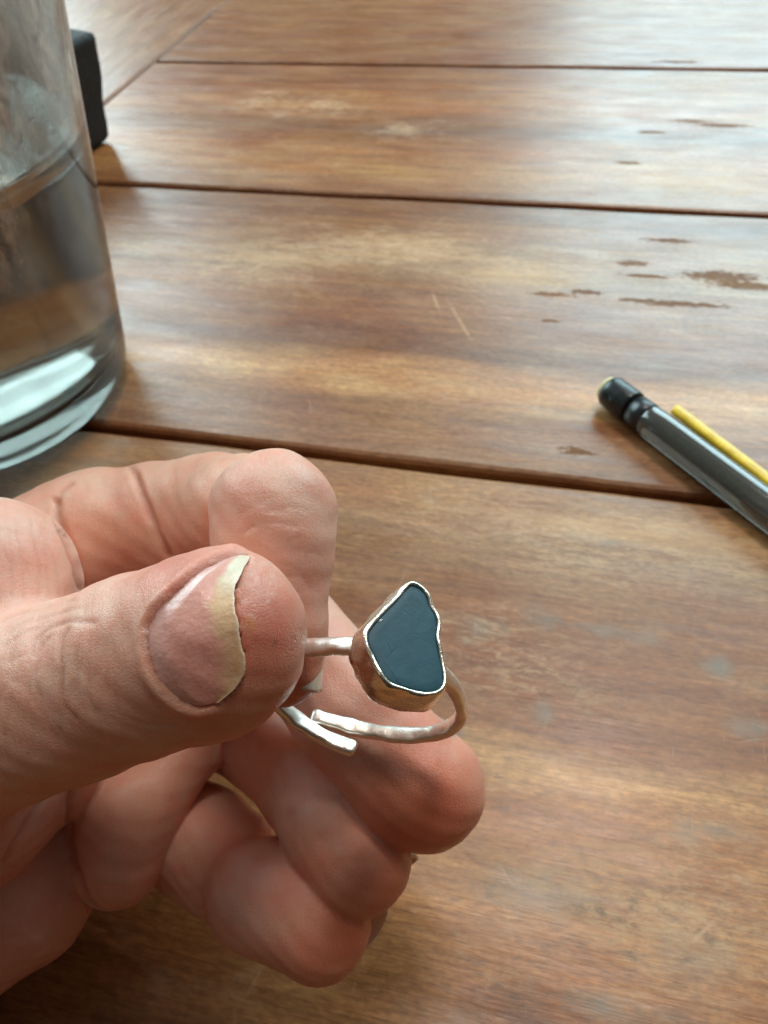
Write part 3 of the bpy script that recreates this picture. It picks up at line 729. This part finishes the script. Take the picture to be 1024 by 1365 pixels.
blend(cre*0.45, (0.44, 0.17, 0.11))
# pale dry flecks on the thumb tip, a freckle
fl = np.zeros(len(HV))
for _ in range(46):
    cx, cy = rs.normal(338, 14), rs.normal(785, 30)
    fl = np.maximum(fl, np.exp(-(((UV[:, 0]-cx)/rs.uniform(1.2, 3.2))**2+((UV[:, 1]-cy)/rs.uniform(1.0, 2.6))**2)))
blend(fl*0.5*m, (0.80, 0.60, 0.52))
blend(m*np.exp(-(((UV[:, 0]-367)/2.2)**2+((UV[:, 1]-855)/3.0)**2)), (0.16, 0.06, 0.04))
blend(m*0.6*np.exp(-(((UV[:, 0]-334)/7)**2+((UV[:, 1]-832)/8)**2)), (0.60, 0.30, 0.10))

def fast_mesh(name, V, Q, mat, parent, tint):
    me = bpy.data.meshes.new(name); V = cam2world(V)*S
    me.vertices.add(len(V)); me.vertices.foreach_set('co', V.astype(np.float32).ravel())
    me.loops.add(Q.size); me.loops.foreach_set('vertex_index', Q.astype(np.int32).ravel())
    me.polygons.add(len(Q)); me.polygons.foreach_set('loop_start', (np.arange(len(Q))*4).astype(np.int32))
    me.polygons.foreach_set('use_smooth', np.ones(len(Q), bool))
    a = me.color_attributes.new('tint', 'FLOAT_COLOR', 'POINT')
    a.data.foreach_set('color', np.concatenate([tint, np.ones((len(tint), 1))], 1).astype(np.float32).ravel())
    me.materials.append(mat); me.update(calc_edges=True); me.validate()
    return lk(bpy.data.objects.new(name, me), parent)
HAND = empty('hand', (-90, 95, 0))
tag(HAND, 'bare left hand pinching a silver ring between thumb and index finger above the table', 'hand')
HAND.location = (0, 0, 0)
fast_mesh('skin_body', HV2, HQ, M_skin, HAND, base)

# nails -------------------------------------------------------------
def march(o_, d_, n=60, tmax=1e3):
    t_ = np.zeros(len(o_))
    for _ in range(n):
        t_ = np.minimum(t_+sdf_c(o_+t_[:, None]*d_)*0.8, tmax)
    return o_+t_[:, None]*d_
def shell(name, P, N, thick, tint, parent):
    """closed plate: top grid P (nu,nv,3) and the same grid pushed back by thick"""
    nu, nv = P.shape[:2]; top = P.reshape(-1, 3); bot = (P-N*thick).reshape(-1, 3)
    V = np.concatenate([top, bot]); K = nu*nv; Q = []
    for i in range(nu-1):
        for j in range(nv-1):
            a, b, c, d = i*nv+j, i*nv+j+1, (i+1)*nv+j+1, (i+1)*nv+j
            Q.append((a, b, c, d)); Q.append((a+K, d+K, c+K, b+K))
    per = [i*nv for i in range(nu)]+[(nu-1)*nv+j for j in range(1, nv)]+[i*nv+nv-1 for i in range(nu-2, -1, -1)]+[j for j in range(nv-2, 0, -1)]
    for k in range(len(per)):
        a, b = per[k], per[(k+1) % len(per)]; Q.append((a, b, b+K, a+K))
    o = fast_mesh(name, V, np.array(Q), M_nail, parent, np.concatenate([tint, tint]))
    bm = bmesh.new(); bm.from_mesh(o.data); bmesh.ops.recalc_face_normals(bm, faces=bm.faces); bm.to_mesh(o.data); bm.free()
    return o
nu, nv = 34, 41
uu = np.linspace(0, 1, nu)[:, None, None]; kk = np.linspace(0, len(NL)-1, nv)
Lc = np.stack([np.interp(kk, np.arange(len(NL)), NL[:, i]) for i in (0, 1)], 1); Rc = np.stack([np.interp(kk, np.arange(len(NR)), NR[:, i]) for i in (0, 1)], 1)
jag = 1.0*np.sin(kk*0.55)+0.6*np.sin(kk*1.3+1)+0.35*np.sin(kk*3.1+2); jag[0] = jag[-1] = 0
Rc = Rc+np.stack([jag, 0*jag], 1)
px = (Lc[None]*(1-uu)+Rc[None]*uu)
dirs = np.stack([(px[..., 0]-512)/F, -(px[..., 1]-682.5)/F, np.ones(px.shape[:2])], -1)
dirs /= np.linalg.norm(dirs, axis=-1, keepdims=True)
o0 = (dirs*60).reshape(-1, 3)
hit = march(o0, dirs.reshape(-1, 3)); gn = grad(hit).reshape(nu, nv, 3); hit = hit.reshape(nu, nv, 3)
u1 = uu[..., 0]*np.ones((1, nv)); v1 = np.linspace(-1, 1, nv)[None]*np.ones((nu, 1))
lift = -0.35+0.55*np.clip(u1*5, 0, 1)+0.6*np.clip((u1-0.55)/0.45, 0, 1)**1.6*(1-0.55*np.abs(v1)**4)-0.25*np.abs(v1)**6
P = hit-dirs*lift[..., None]*0.9
yl = np.interp(kk, np.arange(len(NL)), smooth_curve([(0.2, 0), (0.35, 0), (0.42, 0), (0.50, 0), (0.58, 0), (0.62, 0), (0.66, 0), (0.66, 0), (0.62, 0), (0.55, 0), (0.5, 0)], 4)[:, 0])[None]
yl = yl+0.10+0.04*np.sin(v1*9+1)+0.03*np.sin(v1*23)+0.02*np.sin(v1*41)
NRJ = 0.0
wy = np.clip((u1-yl)/0.16+0.5, 0, 1)[..., None]
nb_ = tri((0.86, 0.40, 0.34))*np.ones((nu, nv, 1)); yel = tri((0.86, 0.55, 0.34))*np.ones((nu, nv, 1)); crm_ = tri((0.90, 0.74, 0.58))
pale = np.clip((-v1-0.45)/0.3, 0, 1)[..., None]
yel = yel*(1-pale)+crm_*pale
tint = nb_*(1-wy)+yel*wy
lun = np.exp(-((u1-0.05)/0.16)**2)[..., None]*0.45; tint = tint*(1-lun)+tri((0.70, 0.48, 0.44))*lun
ed = np.clip((u1-0.94)/0.05, 0, 1)[..., None]*0.7; tint = tint*(1-ed)+crm_*ed
shell('fingernail', P, -dirs, 0.42, tint.reshape(-1, 3), HAND)

def side_nail(c0, c1, r0, r1, out, ext=1.5, half=0.95, col=(0.66, 0.40, 0.33), tip=(0.82, 0.66, 0.55)):
    """curved nail plate lying on the finger between two axis points, running ext mm past the tip"""
    c0, c1 = np.array(c0), np.array(c1); ax = c1-c0; L_ = np.linalg.norm(ax); ax /= L_
    ou = np.array(out, float); ou -= (ou@ax)*ax; ou /= np.linalg.norm(ou); sd = np.cross(ax, ou)
    n1, n2 = 22, 19
    a, b = np.meshgrid(np.linspace(0, 1, n1), np.linspace(-1, 1, n2), indexing='ij')
    tot = L_+ext
    s_ = a*tot*(1-0.12*b**2*(a > 0.5)*(2*a-1))+(1-a)*1.6*b**2
    rr = np.interp(s_, [0, L_, tot], [r0, r1, r1-0.25])+0.12-0.5*np.clip(1-a*6, 0, 1)-0.45*np.abs(b)**4
    ph = b*half*(0.80+0.2*np.clip(a*4, 0, 1))
    dirn = np.cos(ph)[..., None]*ou+np.sin(ph)[..., None]*sd
    P_ = c0+s_[..., None]*ax+rr[..., None]*dirn
    wt = np.clip((s_-(L_-0.4))/0.6+0.5, 0, 1)[..., None]
    tt = tri(col)*(1-wt)+tri(tip)*wt
    return shell('fingernail', P_, dirn, 0.35, tt.reshape(-1, 3), HAND)
side_nail(pt(373, 818, 92.5), pt(378, 898, 92), 5.0, 4.72, (1.0, 0.0, -0.12), ext=2.4, half=0.95)
side_nail(pt(520, 1002, 108.8), pt(562, 1055, 107.5), 8.95, 8.7, (0.79, 0.62, 0.60), ext=3.6)
side_nail(pt(455, 1120, 110.8), pt(480, 1155, 109), 7.45, 7.5, (0.74, 0.50, 0.50), ext=4.5)
side_nail(pt(385, 1212, 109.5), pt(425, 1236, 107.5), 7.75, 7.5, (0.5, 0.35, 0.75), ext=7.4)

# ------------------------------------------------------------------ the ring
RING = empty('silver_ring', (0, 0, 0))
tag(RING, 'open silver ring with a flat dark teal stone held between thumb and finger', 'ring')
band = smooth_curve([pt(352, 905, 93.5), pt(352, 880, 90), pt(372, 868, 87.3), pt(402, 864, 86), pt(440, 862, 83.8), pt(478, 862, 82), pt(520, 868, 80.8), pt(560, 882, 81), pt(592, 903, 83.5), pt(612, 930, 87),
                     pt(613, 958, 91), pt(585, 976, 94.5), pt(540, 980, 96.5), pt(490, 974, 98), pt(450, 964, 98.6), pt(415, 955, 98.8)], 8)
end1 = smooth_curve([pt(352, 905, 93.5), pt(366, 932, 95.5), pt(392, 956, 96.6), pt(430, 982, 96.6), pt(474, 999, 95.5)], 8)
full = np.concatenate([end1[::-1], band[1:]])
def tube(name, C, rw, rt, mat, parent, nrmf, n=14):
    V = []; Q = []; m_ = len(C)
    for i in range(m_):
        t_ = C[min(i+1, m_-1)]-C[max(i-1, 0)]; t_ /= np.linalg.norm(t_)
        o_ = nrmf(C[i]); o_ = o_-(o_@t_)*t_; o_ /= np.linalg.norm(o_); s_ = np.cross(t_, o_)
        f_ = 1+0.09*math.sin(i*0.55)+0.05*math.sin(i*1.3+1)
        e_ = 1.0
        if i in (0, m_-1): e_ = 0.70
        elif i in (1, m_-2): e_ = 0.95
        for k in range(n):
            a = 2*math.pi*k/n; c_, d_ = math.cos(a), math.sin(a)
            c_ = math.copysign(abs(c_)**0.55, c_); d_ = math.copysign(abs(d_)**0.55, d_)
            V.append(C[i]+o_*c_*rt*e_*(2-f_)+s_*d_*rw*e_*f_)
    for i in range(m_-1):
        for k in range(n): Q.append((i*n+k, i*n+(k+1) % n, (i+1)*n+(k+1) % n, (i+1)*n+k))
    Q.append(tuple(range(n))[::-1]); Q.append(tuple((m_-1)*n+k for k in range(n)))
    return mesh_obj(name, cam2world(np.array(V)), Q, mat, parent)
rc_ = pt(485, 922, 90)
tube('band', full, 1.0, 0.72, M_silver, RING, lambda p_: p_-rc_)
# bezel and stone: outlines laid in the stone's own tilted plane
NS = np.array([0.30, 0.50, -0.81]); NS /= np.linalg.norm(NS)          # towards the viewer, up and right
C0 = pt(546, 856, 77.0)
def onplane(px_, py_, lift=0.0):
    d_ = np.array([(px_-512)/F, -(py_-682.5)/F, 1.0]); q = C0+NS*lift
    return d_*((q@NS)/(d_@NS))
ZR = lambda L_: [(340+x_/3.012, 740+y_/3.012) for x_, y_ in L_]
stone = ZR([(630, 122), (665, 138), (690, 168), (700, 205), (722, 240), (730, 282), (725, 330), (735, 380), (745, 430), (753, 480), (750, 520), (725, 543), (690, 549), (640, 541), (590, 526), (545, 509), (518, 480), (498, 445), (478, 400), (458, 360), (455, 320), (475, 285), (510, 245), (550, 205), (585, 168), (608, 140)])
SP = smooth_curve([onplane(*q) for q in stone], 5, True)
cen = SP.mean(0)
tn = SP-np.roll(SP, 1, 0); 
def offs(P_, dist):
    t_ = np.roll(P_, -1, 0)-np.roll(P_, 1, 0); t_ /= np.linalg.norm(t_, axis=1, keepdims=True)
    o_ = np.cross(t_, NS); s_ = np.sign(((P_-cen)*o_).sum()); return P_+o_*s_*dist
def relax(P_, n=6):
    for _ in range(n): P_ = (np.roll(P_, 1, 0)+2*P_+np.roll(P_, -1, 0))/4
    return P_
def rings_to_mesh(name, rings_, mat, cap0=False, cap1=False):
    n = len(rings_[0]); V = np.concatenate(rings_); Q = []
    for i in range(len(rings_)-1):
        for k in range(n): Q.append((i*n+k, i*n+(k+1) % n, (i+1)*n+(k+1) % n, (i+1)*n+k))
    if cap0: Q.append(tuple(range(n))[::-1])
    if cap1: Q.append(tuple((len(rings_)-1)*n+k for k in range(n)))
    o = mesh_obj(name, cam2world(V), Q, mat, RING)
    bm = bmesh.new(); bm.from_mesh(o.data); bmesh.ops.recalc_face_normals(bm, faces=bm.faces); bm.to_mesh(o.data); bm.free()
    return o
def wav(P_, amp, fr, ph):
    n = len(P_); k = np.arange(n)*2*math.pi/n
    return P_+NS*(amp*(np.sin(k*fr+ph)+0.6*np.sin(k*(fr*2+1)+ph*2)))[:, None]
sr = [offs(SP, 0.06)-NS*1.2, offs(SP, 0.06)-NS*0.12, offs(SP, 0.0)-NS*0.02, offs(SP, -0.16)+NS*0.03]
for f_ in (0.8, 0.55, 0.25, 0.04): sr.append(cen+(offs(SP, -0.16)-cen)*f_+NS*(0.03+0.05*(1-f_)))
rings_to_mesh('stone', sr, M_stone, True, True)
M_chip_glint = simple('pale_chip_glint', (0.80, 0.80, 0.76), 0.4)  # chip in the stone, its white glint put into the pale colour
fa, fb_, fc_ = onplane(505.5, 829, 0.10), onplane(510.5, 826, 0.10), onplane(507, 825, 0.10)
V = [q_+NS*z_ for z_ in (-0.12, 0.02) for q_ in (fa, fb_, fc_)]
mesh_obj('chip_glint', cam2world(np.array(V)), [(0, 1, 2), (3, 5, 4), (0, 3, 4, 1), (1, 4, 5, 2), (2, 5, 3, 0)], M_chip_glint, RING, smooth=False)
R1 = relax(offs(SP, 0.45), 5)
br = [wav(offs(SP, 0.07), 0.04, 5, 1)-NS*0.30, wav(offs(SP, 0.05), 0.05, 5, 1)+NS*0.10, wav(offs(SP, 0.18), 0.05, 5, 1)+NS*0.24, wav(offs(SP, 0.40), 0.05, 5, 1)+NS*0.18,
      relax(offs(SP, 0.56), 2)-NS*0.12, relax(offs(SP, 0.66), 4)-NS*0.7, relax(offs(SP, 0.86), 8)-NS*1.5, relax(offs(SP, 1.06), 14)-NS*2.6, relax(offs(SP, 1.10), 20)-NS*3.8, relax(offs(SP, 0.75), 26)-NS*4.8, relax(offs(SP, -0.3), 30)-NS*5.6]
for q_ in range(4, 10):
    n_ = len(SP); k_ = np.arange(n_)*2*math.pi/n_
    o_ = br[q_]-cen; o_ -= (o_@NS)[:, None]*NS; o_ /= np.linalg.norm(o_, axis=1, keepdims=True)
    br[q_] = br[q_]+o_*(0.09*np.sin(k_*8+q_*1.5)*np.sin(q_*1.1+k_*2)+0.05*np.sin(k_*13-q_*1.9+1))[:, None]
rings_to_mesh('bezel', br, M_bezel, False, True)
